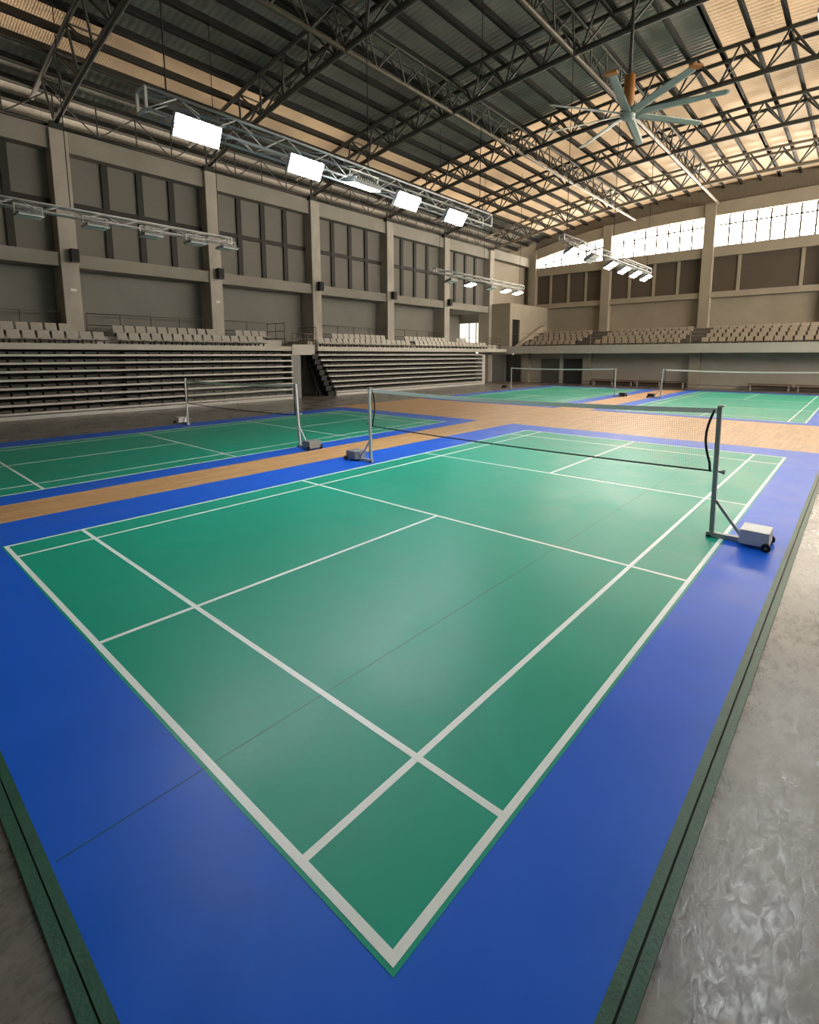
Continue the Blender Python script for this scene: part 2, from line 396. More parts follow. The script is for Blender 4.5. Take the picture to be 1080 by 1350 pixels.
def net(a, b, za, zb_, drop, mat_tape, label, bow=0.05, mesh_step=0.026, cell=0.001, tape_h=0.06):
    ax, ay = a; bx, by = b
    ux, uy = (bx - ax), (by - ay); q = math.hypot(ux, uy); ux, uy = ux / q * 0.03, uy / q * 0.03
    ax += ux; ay += uy; bx -= ux; by -= uy
    L = math.hypot(bx - ax, by - ay); ang = math.atan2(by - ay, bx - ax)
    r = empty('badminton_net', (ax, ay, 0), ang, label=label, cat='net', group='court nets')
    top = lambda t: za + (zb_ - za) * t - 0.05 * 4 * t * (1 - t)
    bot = lambda t: top(t) - drop + 0.02 * 4 * t * (1 - t)
    n = 24
    tape = MB()
    for i in range(n):
        t0, t1 = i / n, (i + 1) / n
        for (p, q) in ((t0, t1),):
            tape.hexa([(p * L, -0.006, top(p) - tape_h), (q * L, -0.006, top(q) - tape_h), (p * L, 0.006, top(p) - tape_h), (q * L, 0.006, top(q) - tape_h),
                       (p * L, -0.006, top(p)), (q * L, -0.006, top(q)), (p * L, 0.006, top(p)), (q * L, 0.006, top(q))])
    tape.build('top_tape', mat_tape, r)
    MB().tube([(t / n * L, 0, bot(t / n)) for t in range(n + 1)], 0.011, 6).build('bottom_cord', 'cord', r)
    for sgn, e in ((1, 0.0), (-1, 1.0)):
        m = 8; pts = []
        for i in range(m + 1):
            s = i / m; z = top(e) - 0.02 - s * (drop - 0.02)
            xx = e * L + sgn * (0.02 + bow * math.sin(PI * min(1, s * 1.1)))
            pts.append((xx, 0, z))
        MB().tube(pts, 0.014, 6).build('side_cord', 'cord', r)
    if mesh_step:
        g = MB(); c = cell
        nx = int(L / mesh_step)
        for i in range(1, nx):
            t = i / nx; x = t * L
            g.box(x - c / 2, x + c / 2, -c / 2, c / 2, bot(t), top(t) - tape_h)
        nz = int(drop / mesh_step)
        for j in range(1, nz):
            s = j / nz
            for i in range(n):
                p, q = i / n, (i + 1) / n
                zp = bot(p) + s * (top(p) - tape_h - bot(p)); zq = bot(q) + s * (top(q) - tape_h - bot(q))
                e0 = 0.03 if i == 0 else 0; e1 = 0.03 if i == n - 1 else 0
                g.hexa([(p * L + e0, -c / 2, zp - c / 2), (q * L - e1, -c / 2, zq - c / 2), (p * L + e0, c / 2, zp - c / 2), (q * L - e1, c / 2, zq - c / 2),
                        (p * L + e0, -c / 2, zp + c / 2), (q * L - e1, -c / 2, zq + c / 2), (p * L + e0, c / 2, zp + c / 2), (q * L - e1, c / 2, zq + c / 2)])
        g.build('net_mesh', 'net', r)
    return r

net_post('grey net post with wheeled weight box on the right side of the nearest court', -0.13, 5.68, 1, 1.56, 'postgrey', 'boxreflect', -0.02)
net_post('pale net post with wheeled weight box on the left side of the nearest court', -6.28, 6.0, -1, 1.51, 'postlight', 'boxgrey', 0.03)
net((-6.27, 6.0), (-0.15, 5.68), 1.50, 1.545, 0.745, 'tape', 'black cornered net with pale top tape across the nearest court', bow=0.07)
net_post('pale net post between the two nearer courts, beside the wood strip', -8.83, 6.13, 1, 1.51, 'postlight', 'boxgrey', -0.10)
net_post('pale net post before the left bleachers, on the far side of the left court', -14.86, 6.26, -1, 1.44, 'postlight', 'boxreflect', 0.03)
net((-14.84, 6.26), (-8.93, 6.13), 1.42, 1.5, 0.74, 'tape', 'sagging pale taped net across the left court before the bleachers', bow=0.02)
net_post('far pale net post in front of the black doorway under the balcony', -16.05, 28.2, -1, 1.37, 'postlight', 'black', 0.0)
net_post('far grey net post on the right side of the far left court', -8.66, 26.15, 1, 1.46, 'postlight', 'black', 0.0)
net((-16.03, 28.2), (-8.68, 26.15), 1.36, 1.46, 0.7, 'tape', 'pale taped net across the far left court', bow=0.02, mesh_step=0)
net_post('pale net post leaning beside the gap between the two far courts', -6.47, 26.4, -1, 1.46, 'postlight', 'black', -0.05)
net_post('pale net post on the right side of the far right court', 0.0, 26.6, 1, 1.44, 'postlight', 'black', 0.0)
net((-6.36, 26.4), (-0.02, 26.6), 1.45, 1.44, 0.7, 'tape', 'long pale taped net across the far right court', bow=0.02, mesh_step=0)

# ------------------------------------------------------------------ left wall
def pillar(x0, x1, y0, y1, z0, z1, label, mat='pillar'):
    return struct(MB().box(x0, x1, y0, y1, z0, z1), 'concrete_pillar', mat, label, 'pillar', bevel=0.02)
names = {2: 'first', 3: 'second', 4: 'third', 5: 'fourth', 6: 'fifth', 7: 'sixth'}
for i, y in enumerate(PY):
    lab = ('%s bare concrete pillar from the left along the left wall' % names[i]) if i in names else ('concrete pillar of the left wall beside the camera' if i == 1 else 'concrete pillar of the left wall behind the camera')
    pillar(-23.05, XL, y - 0.3, y + 0.3, 0, 10.45, lab)
wn = [0]
def window(label, **kw):
    wn[0] += 1
    return empty('window_%d' % wn[0], label=label, cat='window', kind='structure', **kw)
baynames = ['behind the camera', 'left of the first pillar', 'between the first and second pillars', 'between the second and third pillars', 'between the third and fourth pillars',
            'between the fourth and fifth pillars', 'between the fifth and sixth pillars']
bays = list(zip(PY[:-1], PY[1:]))
for i, (ya, yb) in enumerate(bays):
    a, b = ya + 0.3, yb - 0.3
    struct(MB().box(-23.05 if i < 6 else -25.4, -22.1, a, b, 5.55, 6.05), 'sill_beam', 'beam', 'plastered sill beam under the blinds %s' % baynames[i], 'beam')
    tb = MB().box(-22.75, -22.14, a, b, 9.75, 10.42); tb.box(-22.9, -22.3, a, b, 10.42, 10.56)
    struct(tb, 'lintel_beam', 'beam', 'concrete beam over the blinds %s' % baynames[i], 'beam')
    w = window('tall grey blind window with dark bars %s' % baynames[i])
    p = MB(); f = MB(); n = 4; W = (b - a) / n
    for k in range(n):
        for z0, z1 in ((6.05, 7.86), (8.06, 9.75)):
            p.box(-22.66, -22.6, a + k * W + 0.01, a + (k + 1) * W - 0.01, z0, z1)
    p.build('blind_panel', 'blind', w)
    for k in range(1, n): f.box(-22.68, -22.5, a + k * W - 0.12, a + k * W + 0.12, 6.05, 9.75)
    f.box(-22.69, -22.52, a, b, 7.86, 8.06)
    f.box(-22.69, -22.62, a, b, 6.05, 9.75)
    f.build('window_frame', 'winbar', w)
wl = MB().box(-23.3, -23.05, YN - 0.2, PY[6] + 0.3, 0, 5.56); struct(wl, 'wall_left', 'wall', 'grey plastered left wall behind the stand', 'wall')
wl = MB().box(-25.6, -25.4, PY[6] - 0.3, 35.6, 0, 6.0); struct(wl, 'wall_left_recess', 'wall', 'recessed grey wall at the far end of the left stand', 'wall')
# short wall that closes the left stand, with its bright window
wl = MB().box(-25.4, -22.55, 35.3, 35.5, 2.6, 3.05).box(-25.4, -22.55, 35.3, 35.5, 4.85, 6.0).box(-22.55, -22.0, 35.3, 35.5, 2.6, 6.0)
struct(wl, 'wall_stand_end', 'wall', 'short wall closing the far end of the left stand', 'wall')
w = window('small bright white window at the far end of the left stand')
MB().box(-25.4, -22.55, 35.38, 35.42, 3.05, 4.85).build('window_pane', 'glass_low', w)
f = MB()
for x in (-24.4, -23.7, -23.1): f.box(x - 0.03, x + 0.03, 35.33, 35.38, 3.05, 4.85)
f.box(-25.4, -22.55, 35.33, 35.38, 3.62, 3.65); f.build('window_frame', 'winframe', w)
# corner beyond the last pillar
struct(MB().box(-22.75, -22.05, 35.3, 41.2, 9.9, 10.62), 'lintel_beam', 'beam', 'concrete beam over the corner beyond the sixth pillar', 'beam')
struct(MB().box(-22.9, -22.6, 35.3, 41.6, 5.9, 10.0), 'wall_corner', 'endwall', 'plain tan wall in the far left corner', 'wall')
# small corner room on the balcony
cr_ = MB().box(-22.6, -20.3, 35.06, 35.2, 2.85, 6.15).box(-20.45, -20.3, 36.6, 41.4, 2.85, 6.15).box(-20.45, -20.3, 35.2, 35.45, 2.85, 6.15).box(-20.45, -20.3, 35.45, 36.6, 5.0, 6.15).box(-22.6, -20.3, 35.06, 41.4, 6.15, 6.25)
struct(cr_, 'wall_corner_room', 'endwall', 'small plastered corner room on the balcony with a dark doorway', 'wall')
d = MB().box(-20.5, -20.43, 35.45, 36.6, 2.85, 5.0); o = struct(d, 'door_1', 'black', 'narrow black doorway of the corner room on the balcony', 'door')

# small loudspeakers and plates on pillars
spk = None
pn = ['first', 'second', 'third', 'fourth', 'fifth']
for k in range(5):
    y = PY[k + 2]
    lab = 'small black loudspeaker on the %s pillar from the left' % pn[k]
    if spk is None:
        spk = empty('loudspeaker', (XL, y, 5.95), label=lab, cat='loudspeaker', group='loudspeakers on the left pillars')
        MB().box(0.06, 0.3, -0.02, 0.26, -0.24, 0.24).build('cabinet', 'black', spk, 0.015)
        MB().box(0.3, 0.31, 0.0, 0.24, -0.2, 0.2).build('grille', 'rubber', spk)
        MB().bar((-0.02, 0.12, 0.05), (0.07, 0.12, 0.05), 0.05).build('wall_bracket', 'rail', spk)
    else:
        c = copy_tree(spk); c.location = (XL, y, 5.95); c['label'] = lab
for k in range(2):
    y = PY[k + 2]
    tag(MB().box(-0.0, 0.03, -0.1, 0.1, -0.05, 0.05).build('wall_plate', 'white', loc=(XL, y + 0.03, 4.68)),
        'small white plate under the loudspeaker on the %s pillar from the left' % pn[k], 'plate', 'white plates on pillars')

# ------------------------------------------------------------------ left stand deck, seats, rails
dk = MB().box(-23.05, -20.5, YN, 14.35, 2.4, 2.62).box(-23.05, -21.35, YN, 14.35, 2.62, 2.93)
struct(dk, 'deck_slab', 'fascia', 'grey stepped deck slab over the left bleachers', 'deck')
dk = MB().box(-25.4, -20.5, 16.0, 35.3, 2.4, 2.64).box(-25.4, -21.35, 16.0, 35.3, 2.64, 2.95)
struct(dk, 'deck_slab', 'fascia', 'grey stepped deck slab over the right hand bleachers', 'deck')

def make_seat():
    r = empty('stadium_seat')
    a = MB().prism([(0.02, 0.10), (0.36, 0.13), (0.38, 0.17), (0.36, 0.18), (0.03, 0.15)], 'y', -0.19, 0.19); a.build('seat_pan', 'seat', r, 0.01)
    a = MB()
    a.prism([(-0.10, 0.46), (-0.06, 0.46), (0.05, 0.12), (0.01, 0.10)], 'y', -0.185, 0.185); a.build('backrest', 'seat', r, 0.012)
    a = MB().box(0.05, 0.12, -0.16, -0.12, 0.0, 0.12).box(0.05, 0.12, 0.12, 0.16, 0.0, 0.12); a.build('bracket', 'rubber', r)
    return r
proto = make_seat(); used = [False]
def put_seat(x, y, z, label, group, cat='seat', rz=0):
    if not used[0]: o = proto; used[0] = True
    else: o = copy_tree(proto)
    o.location = (x, y, z); o.rotation_euler = (0, 0, rz); tag(o, label, cat, group)
rows = [(-20.93, 2.62, -0.1, 5.75, 'pale grey plastic seat in the left stand front row, left of the aisle gap', 'front row seats left of the aisle'),
        (-20.93, 2.62, 6.45, 12.9, 'pale grey seat in the left stand front row between aisle gap and entrance', 'front row seats between aisle and entrance'),
        (-20.93, 2.64, 16.35, 23.5, 'pale seat in the front row above the far left bleachers, nearer part', 'front row seats over the far bleachers, nearer part'),
        (-20.93, 2.64, 24.3, 32.3, 'pale seat in the front row above the far left bleachers, farther part', 'front row seats over the far bleachers, farther part'),
        (-21.75, 2.93, -0.1, 4.75, 'grey seat in the second row behind the front row, left of the first pillar', 'second row seats left of the first pillar'),
        (-21.75, 2.93, 6.6, 10.6, 'grey seat in the second row before the wall between first and second pillars', 'second row seats between first and second pillars'),
        (-21.75, 2.93, 12.0, 13.5, 'pale second row seat just right of the second pillar', 'second row seats right of the second pillar'),
        (-21.75, 2.95, 18.0, 22.3, 'pale second row seat before the wall between third and fourth pillars', 'second row seats between third and fourth pillars'),
        (-21.75, 2.95, 24.2, 28.2, 'pale second row seat before the wall between fourth and fifth pillars', 'second row seats between fourth and fifth pillars'),
        (-21.75, 2.95, 29.9, 31.2, 'pale second row seat just right of the fifth pillar', 'second row seats right of the fifth pillar')]
for x, z, y0, y1, lab, grp in rows:
    n = int((y1 - y0) / 0.44) + 1
    for i in range(n): put_seat(x, y0 + 0.22 + i * 0.44, z, lab, grp)

def rail(label, pts, h, posts, bars=(1.0, 0.5), r=0.02, mat='rail'):
    a, b = Vector(pts[0]), Vector(pts[1])
    o = empty('guard_rail', a, label=label, cat='railing', group='railings of the stands')
    for t in bars: MB().tube([(0, 0, h * t), tuple(b - a + Vector((0, 0, h * t)))], r, 6).build('rail_bar', mat, o)
    for i in range(posts):
        p = (b - a) * (i / (posts - 1)); MB().tube([tuple(p), tuple(p + Vector((0, 0, h)))], r, 6).build('rail_post', mat, o)
    return o
rail('thin steel railing behind the seats left of the first pillar', ((-22.35, -0.1, 2.93), (-22.35, 5.0, 2.93)), 0.92, 5)
rail('thin steel railing behind the seats between first and second pillars', ((-22.35, 5.9, 2.93), (-22.35, 10.85, 2.93)), 0.92, 5)
rail('thin steel railing behind the seats between second and third pillars', ((-22.35, 11.8, 2.93), (-22.35, 14.2, 2.93)), 0.92, 3)
rail('thin steel railing behind the seats between third and fourth pillars', ((-22.35, 17.7, 2.95), (-22.35, 22.8, 2.95)), 0.92, 5)
rail('thin steel railing behind the seats between fourth and fifth pillars', ((-22.35, 23.6, 2.95), (-22.35, 28.7, 2.95)), 0.92, 5)
rail('dark railing at the left edge of the stand entrance', ((-20.7, 14.1, 2.62), (-22.2, 14.1, 2.62)), 1.15, 3, (1.0, 0.66, 0.33))
rail('dark railing at the right edge of the stand entrance', ((-20.7, 16.05, 2.64), (-22.2, 16.05, 2.64)), 1.0, 3, (1.0, 0.66, 0.33))
rail('short railing at the far end of the left stand by the window', ((-21.0, 33.0, 2.64), (-21.0, 34.9, 2.64)), 0.85, 4, (1.0, 0.5))

# ------------------------------------------------------------------ retracted bleachers
RZ = [2.23, 1.95, 1.665, 1.38, 1.095, 0.81, 0.525, 0.24]
def bleachers(label, ends0, y1, near):
    r = empty('retracted_bleachers', (-20.9, (ends0[0] + y1) / 2, 0), label=label, cat='bleachers', group='retracted bleachers')
    oy = r.location.y; ox = -20.9
    def bx(mb, x0, x1, ya, yb, z0, z1): return mb.box(x0 - ox, x1 - ox, ya - oy, yb - oy, z0, z1)
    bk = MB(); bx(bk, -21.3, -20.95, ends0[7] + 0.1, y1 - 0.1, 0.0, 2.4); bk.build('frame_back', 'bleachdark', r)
    allseats = []
    for k, z in enumerate(RZ):
        ya = ends0[k]
        a = MB(); bx(a, -20.95, -20.42 + 0.012 * k, ya, y1, z - 0.075, z); a.build('row_nosing', 'nosing', r, 0.006)
        zz = RZ[k - 1] - 0.075 if k else 2.4
        n = int((y1 - ya - 0.3) / 0.455)
        for i in range(n):
            y = ya + 0.3 + i * 0.455
            if not (6.0 < y < 6.7 and near): allseats.append((y, z))
    a = MB(); bx(a, -20.95, -20.36, ends0[7], y1, 0.0, 0.13); a.build('base_board', 'nosing', r, 0.006)
    proto_me = MB().prism([(-0.12, 0.0), (0.17, 0.0), (0.2, 0.035), (0.17, 0.075), (-0.12, 0.09)], 'y', -0.19, 0.19).mesh('folded_seat', 'foldseat_shade')
    vis = sorted([s for s in allseats if s[0] > 1.6], key=lambda s: s[0])
    ids = set(vis[:100])
    for y, z in vis[:100]:
        o = bpy.data.objects.new('folded_seat', proto_me); COL.objects.link(o); o.parent = r; o.location = (-20.76 - ox, y - oy, z)
    rest = MB()
    for y, z in allseats:
        if (y, z) not in ids:
            rest.prism([(-0.12 - 20.76 - ox, z), (0.17 - 20.76 - ox, z), (0.2 - 20.76 - ox, z + 0.035), (0.17 - 20.76 - ox, z + 0.075), (-0.12 - 20.76 - ox, z + 0.09)], 'y', y - oy - 0.19, y - oy + 0.19)
    tag(rest.build('folded_seats', 'foldseat_shade', r), kind='stuff')
    return r, bx
r, bx = bleachers('retracted grey bleachers under the near half of the left stand', [-4.0] * 8, 14.3, True)
a = MB(); bx(a, -21.2, -20.5, 14.3, 14.86, 0.0, 2.2); a.build('end_panel', 'doorgrey', r)
r, bx = bleachers('retracted grey bleachers under the far half of the left stand, right of the dark passage', [15.97, 16.1, 16.28, 16.46, 16.62, 16.78, 16.93, 17.08], 31.4, False)
a = MB(); bx(a, -21.2, -20.4, 31.4, 31.75, 0.0, 2.2); a.build('end_panel', 'nosing', r)
# passage between the bleachers
struct(MB().box(-23.05, -22.4, 14.35, 16.0, 0.0, 2.4), 'wall_passage', 'bleachdark', 'back wall of the passage between the bleachers, blackened for its shade', 'wall')  # near black colour stands in for the shade inside the passage
struct(MB().box(-22.6, -20.45, 14.35, 15.75, 2.2, 2.72), 'deck_slab', 'fascia', 'grey landing slab over the passage between the bleachers', 'deck')
st = empty('aisle_stair', (-20.6, 15.78, 0), label='black zigzag stair at the left end of the far bleachers', cat='stair')
for k in range(8):
    y0 = 0.02 + 0.14 * k; z = 2.3 - 0.285 * k
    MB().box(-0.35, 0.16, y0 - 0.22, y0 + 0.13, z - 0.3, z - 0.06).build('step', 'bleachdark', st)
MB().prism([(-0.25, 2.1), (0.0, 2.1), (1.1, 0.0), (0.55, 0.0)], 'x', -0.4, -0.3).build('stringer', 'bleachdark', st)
rail('dark front railing of the landing over the passage', ((-20.5, 14.4, 2.72), (-20.5, 15.7, 2.72)), 0.55, 6, (1.0, 0.5))

# ------------------------------------------------------------------ end wall
EX = [-21.75, -15.2, -8.0, -0.9, 6.2, 13.4]
en = ['in the far left corner', 'second from the left corner on the end wall', 'third from the left corner on the end wall', 'fourth from the left corner on the end wall', 'fifth from the left corner on the end wall', 'in the far right corner']
for k, x in enumerate(EX):
    pillar(x - 0.35, x + 0.35, 41.1, 41.9, 2.85, zt(x) + 0.9, 'concrete pillar ' + en[k], 'endwall')
bn = ['in the left bay of the end wall', 'in the second bay of the end wall', 'in the third bay of the end wall', 'in the fourth bay of the end wall', 'in the right bay of the end wall']
struct(MB().box(-23.2, 15, 41.62, 41.9, 0, 6.2).box(-26.2, -21.75, 41.62, 41.9, 6.2, 12.2).box(13.4, 16, 41.62, 41.9, 6.2, 12.4), 'wall_end', 'endwall', 'plastered end wall above the far seats', 'wall')
for k in range(5):
    a, b = EX[k] + 0.35, EX[k + 1] - 0.35
    struct(MB().box(a, b, 41.25, 41.9, 6.2, 6.6), 'sill_beam', 'endwall', 'plastered sill beam under the grey louvres ' + bn[k], 'beam')
    struct(MB().box(a, b, 41.25, 41.9, 9.02, 9.74), 'lintel_beam', 'endwall', 'plastered beam between louvres and bright windows ' + bn[k], 'beam')
    w = window('dark grey louvre window ' + bn[k])
    MB().box(a, b, 41.55, 41.6, 6.6, 9.02).build('louvre_panel', 'louvre', w)
    f = MB()
    for t in ((0.22, 0.5, 0.76) if k != 2 else (0.25, 0.8)):
        x = a + (b - a) * t; f.box(x - 0.1, x + 0.1, 41.48, 41.6, 6.6, 9.02)
    f.build('window_frame', 'endwall', w)
    w = window('bright frosted gable window ' + bn[k])
    n = 8; g = MB(); f = MB()
    for i in range(n):
        x0, x1 = a + (b - a) * i / n, a + (b - a) * (i + 1) / n
        g.hexa([(x0, 41.55, 9.74), (x1, 41.55, 9.74), (x0, 41.6, 9.74), (x1, 41.6, 9.74), (x0, 41.55, zt(x0)), (x1, 41.55, zt(x1)), (x0, 41.6, zt(x0)), (x1, 41.6, zt(x1))])
        if i: f.box(x0 - 0.055, x0 + 0.055, 41.5, 41.55, 9.74, zt(x0))
        h = lambda x: zt(x) - 0.62
        f.hexa([(x0, 41.5, h(x0) - 0.05), (x1, 41.5, h(x1) - 0.05), (x0, 41.55, h(x0) - 0.05), (x1, 41.55, h(x1) - 0.05), (x0, 41.5, h(x0) + 0.05), (x1, 41.5, h(x1) + 0.05), (x0, 41.55, h(x0) + 0.05), (x1, 41.55, h(x1) + 0.05)])
    g.build('window_pane', 'glass_day', w); f.build('window_frame', 'winframe', w)
    bm_ = MB()
    for i in range(n):
        x0, x1 = a + (b - a) * i / n, a + (b - a) * (i + 1) / n
        bm_.hexa([(x0, 41.25, zt(x0)), (x1, 41.25, zt(x1)), (x0, 41.9, zt(x0)), (x1, 41.9, zt(x1)), (x0, 41.25, zt(x0) + 0.87), (x1, 41.25, zt(x1) + 0.87), (x0, 41.9, zt(x0) + 0.87), (x1, 41.9, zt(x1) + 0.87)])
    struct(bm_, 'arch_beam', 'endwall', 'curved concrete beam over the bright windows ' + bn[k], 'beam')
gi = MB(); n = 30
for i in range(n):
    x0, x1 = -23.0 + 38 * i / n, -23.0 + 38 * (i + 1) / n
    gi.hexa([(x0, 41.6, 9.9), (x1, 41.6, 9.9), (x0, 41.8, 9.9), (x1, 41.8, 9.9), (x0, 41.6, zr(x0) + 0.1), (x1, 41.6, zr(x1) + 0.1), (x0, 41.8, zr(x0) + 0.1), (x1, 41.8, zr(x1) + 0.1)])
gi2 = MB()
for i in range(n):
    x0, x1 = -23.0 + 38 * i / n, -23.0 + 38 * (i + 1) / n
    l0, l1 = max(zt(x0), 9.0) + 0.8, max(zt(x1), 9.0) + 0.8
    gi2.hexa([(x0, 41.65, l0), (x1, 41.65, l1), (x0, 41.8, l0), (x1, 41.8, l1), (x0, 41.65, zr(x0) + 0.1), (x1, 41.65, zr(x1) + 0.1), (x0, 41.8, zr(x0) + 0.1), (x1, 41.8, zr(x1) + 0.1)])
struct(gi2, 'wall_gable', 'infill', 'brown grey gable infill between the arch beam and the roof', 'wall')

# balcony of the end stand
struct(MB().box(-22.7, 13.5, 35.0, 35.5, 2.28, 2.86), 'fascia_beam', 'fascia', 'long grey green balcony edge beam across the end of the hall', 'beam')
ts = MB().box(-22.7, 13.5, 35.5, 41.6, 2.5, 2.84)
for i in range(1, 5): ts.box(-19.9, 13.5, 35.55 + 0.95 * i, 41.6, 2.84 + 0.29 * (i - 1), 2.84 + 0.29 * i)
M['terrace'] = plain('terrace_gap_shade', (84, 80, 73), 0.8)  # slab colour darkened to put shaded gaps between and under the seats
struct(ts, 'terrace_slab', 'terrace', 'stepped terrace slab carrying the seats of the end stand', 'terrace')
struct(MB().prism([(35.55, 2.84), (40.5, 2.84), (40.5, 4.7), (39.6, 4.5)], 'x', -20.2, -19.95), 'wall_terrace_side', 'endwall', 'sloping side wall at the left end of the end stand', 'wall')
for x0, x1, lab in ((-14.75, -14.0, 'left aisle steps between the seat blocks of the end stand'), (-7.9, -7.1, 'right aisle steps between the seat blocks of the end stand')):
    al = MB()
    for i in range(5): al.box(x0, x1, 35.6 + 0.95 * i, 41.5, 2.84 + 0.29 * (i - 1) if i else 2.84, 2.85 + 0.29 * i)
    struct(al, 'aisle_steps_slab', 'fascia', lab, 'steps')
tse = MB()
tse.prism([(0.02, 0.10), (-0.34, 0.12), (-0.36, 0.17), (-0.02, 0.17)], 'x', -0.185, 0.185)
tse.prism([(-0.02, 0.1), (0.02, 0.1), (0.12, 0.43), (0.08, 0.43)], 'x', -0.185, 0.185)
tse.box(-0.03, 0.03, -0.2, -0.1, 0.0, 0.12)
seat_me = tse.mesh('stand_seat', 'seatback')
secs = [(-19.6, -14.9, 'in the left block of the end stand'), (-13.85, -8.05, 'in the middle block of the end stand'), (-6.95, 3.0, 'in the right block of the end stand')]
rn = ['front row', 'second row', 'third row', 'top row']
for x0, x1, lab in secs:
    n = int((x1 - x0) / 0.48)
    for rr in range(4):
        for i in range(n):
            o = bpy.data.objects.new('stand_seat', seat_me); COL.objects.link(o)
            o.location = (x0 + 0.24 + i * 0.48, 36.1 + 0.95 * rr + (0.35 if rr else 0.0), 2.84 + 0.29 * rr)
            tag(o, 'small tan plastic seat in the %s %s' % (rn[rr], lab.replace('in the ', 'of the ', 1)), 'seat', '%s seats %s' % (rn[rr], lab.replace('in the ', 'of the ', 1)))
rail('thin pale railing on the balcony edge of the end stand', ((-20.2, 35.15, 2.86), (12.0, 35.15, 2.86)), 0.95, 16, (1.0,), 0.014, 'pole')

# lower wall under the balcony
LY = 36.6
struct(MB().box(-23.0, 13.5, LY, LY + 0.3, 0, 2.5), 'wall_end_lower', 'lowwall', 'grey wall under the balcony at the end of the hall', 'wall')
def door(n, x0, x1, z1, mat, label):
    r_ = empty('door_%d' % n, ((x0 + x1) / 2, LY, 0), label=label, cat='door', kind='structure')
    w = (x1 - x0) / 2
    MB().box(-w, w, -0.05, 0.0, 0, z1).build('door_leaf', mat, r_)
    f = MB().box(-w - 0.06, -w, -0.09, 0.0, 0, z1 + 0.06).box(w, w + 0.06, -0.09, 0.0, 0, z1 + 0.06).box(-w, w, -0.09, 0.0, z1, z1 + 0.06); f.build('door_frame', 'lowwall', r_)
    MB().tube([(w - 0.15, -0.05, 0.95), (w - 0.15, -0.11, 0.95), (w - 0.3, -0.11, 0.95)], 0.014, 6).build('door_handle', 'pole', r_)
door(2, -22.9, -21.55, 2.2, 'doorgrey', 'pale blue grey door leaf beside the far bleacher end')
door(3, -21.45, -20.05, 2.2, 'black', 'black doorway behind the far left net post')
door(4, -18.25, -16.7, 1.88, 'doormid', 'grey left door leaf of the pair behind the far left net')
door(5, -16.35, -14.85, 1.88, 'door', 'dark right door of the pair behind the far left net')
for x, lab in ((-19.5, 'pale concrete pillar under the balcony right of the black doorway'), (-14.4, 'concrete pillar under the balcony right of the dark door pair'), (-7.25, 'concrete pillar under the balcony between the benches')):
    struct(MB().box(x - 0.3, x + 0.3, LY - 0.4, LY, 0, 2.3), 'concrete_pillar', 'endwall', lab, 'pillar', bevel=0.02)
struct(MB().box(-16.62, -16.43, LY - 0.16, LY, 0, 2.2), 'trim_7', 'postlight', 'pale door post between the pair of doors behind the far left net', 'post')
# benches
def bench(x0, x1, label):
    L = x1 - x0
    r_ = empty('wooden_bench', ((x0 + x1) / 2, LY - 0.45, 0), label=label, cat='bench', group='benches along the end wall')
    MB().box(-L / 2, L / 2, -0.16, 0.16, 0.36, 0.41).build('bench_seat', 'bench', r_)
    MB().box(-L / 2, L / 2, 0.1, 0.14, 0.16, 0.3).build('front_board', 'bench', r_)
    n = max(2, int(L / 1.4) + 1)
    for i in range(n):
        x = -L / 2 + 0.15 + (L - 0.3) * i / (n - 1); MB().box(x - 0.03, x + 0.03, -0.13, 0.13, 0, 0.36).build('bench_leg', 'benchleg', r_)
bench(-13.9, -10.95, 'long brown bench left of the lower concrete pillar, farther half')
bench(-10.85, -7.65, 'long brown bench ending at the concrete pillar under the balcony')
bench(-4.2, -2.0, 'brown bench behind the far right court, left one of two')
bench(-1.85, 1.0, 'brown bench behind the far right court at the picture edge')
# small lamps/devices under the balcony
for x, lab in ((-19.9, 'small white camera under the balcony above the black doorway'),):
    r_ = empty('wall_camera', (x, 34.95, 2.2), label=lab, cat='camera')
    MB().box(-0.06, 0.06, -0.1, 0.06, -0.02, 0.1).build('camera_body', 'white', r_)
    MB().tube([(0, -0.1, 0.03), (0, -0.16, 0.02)], 0.045, 10).build('camera_lens', 'white', r_)

# ------------------------------------------------------------------ right and near walls (out of frame, close the hall)
for i, y in enumerate(PY):
    pillar(XR, XR + 1.0, y - 0.3, y + 0.3, 0, 10.45, 'concrete pillar of the right wall out of view')
struct(MB().box(XR + 0.3, XR + 0.6, YN, 42, 0, 6.05), 'wall_right', 'endwall', 'plastered lower right wall out of view', 'wall')
struct(MB().box(XR + 0.2, XR + 0.7, YN, 42, 9.75, 10.5), 'lintel_beam', 'endwall', 'beam over the windows of the right wall', 'beam')
for i, (ya, yb) in enumerate(bays + [(35.0, 41.2)]):
    shut = yb < 18  # unseen closed blinds, added to keep window light off the near floor
    w = window(('right wall window, unseen closed blinds added to darken the near floor, bay %s' if shut else 'bright frosted window of the right wall, bay %s') % ['zero', 'one', 'two', 'three', 'four', 'five', 'six', 'seven'][i])
    MB().box(XR + 0.4, XR + 0.45, ya + 0.3, yb - 0.3, 6.05, 9.75).build('window_pane', 'blind' if shut else 'glass_side', w)
    f = MB()
    for t in (0.25, 0.5, 0.75): f.box(XR + 0.3, XR + 0.4, ya + (yb - ya) * t - 0.1, ya + (yb - ya) * t + 0.1, 6.05, 9.75)
    f.box(XR + 0.3, XR + 0.4, ya + 0.3, yb - 0.3, 7.86, 8.06); f.build('window_frame', 'winbar', w)
struct(MB().box(-26, 16, YN - 0.4, YN, 0, 14.2), 'wall_near', 'endwall', 'plastered near wall behind the camera', 'wall')

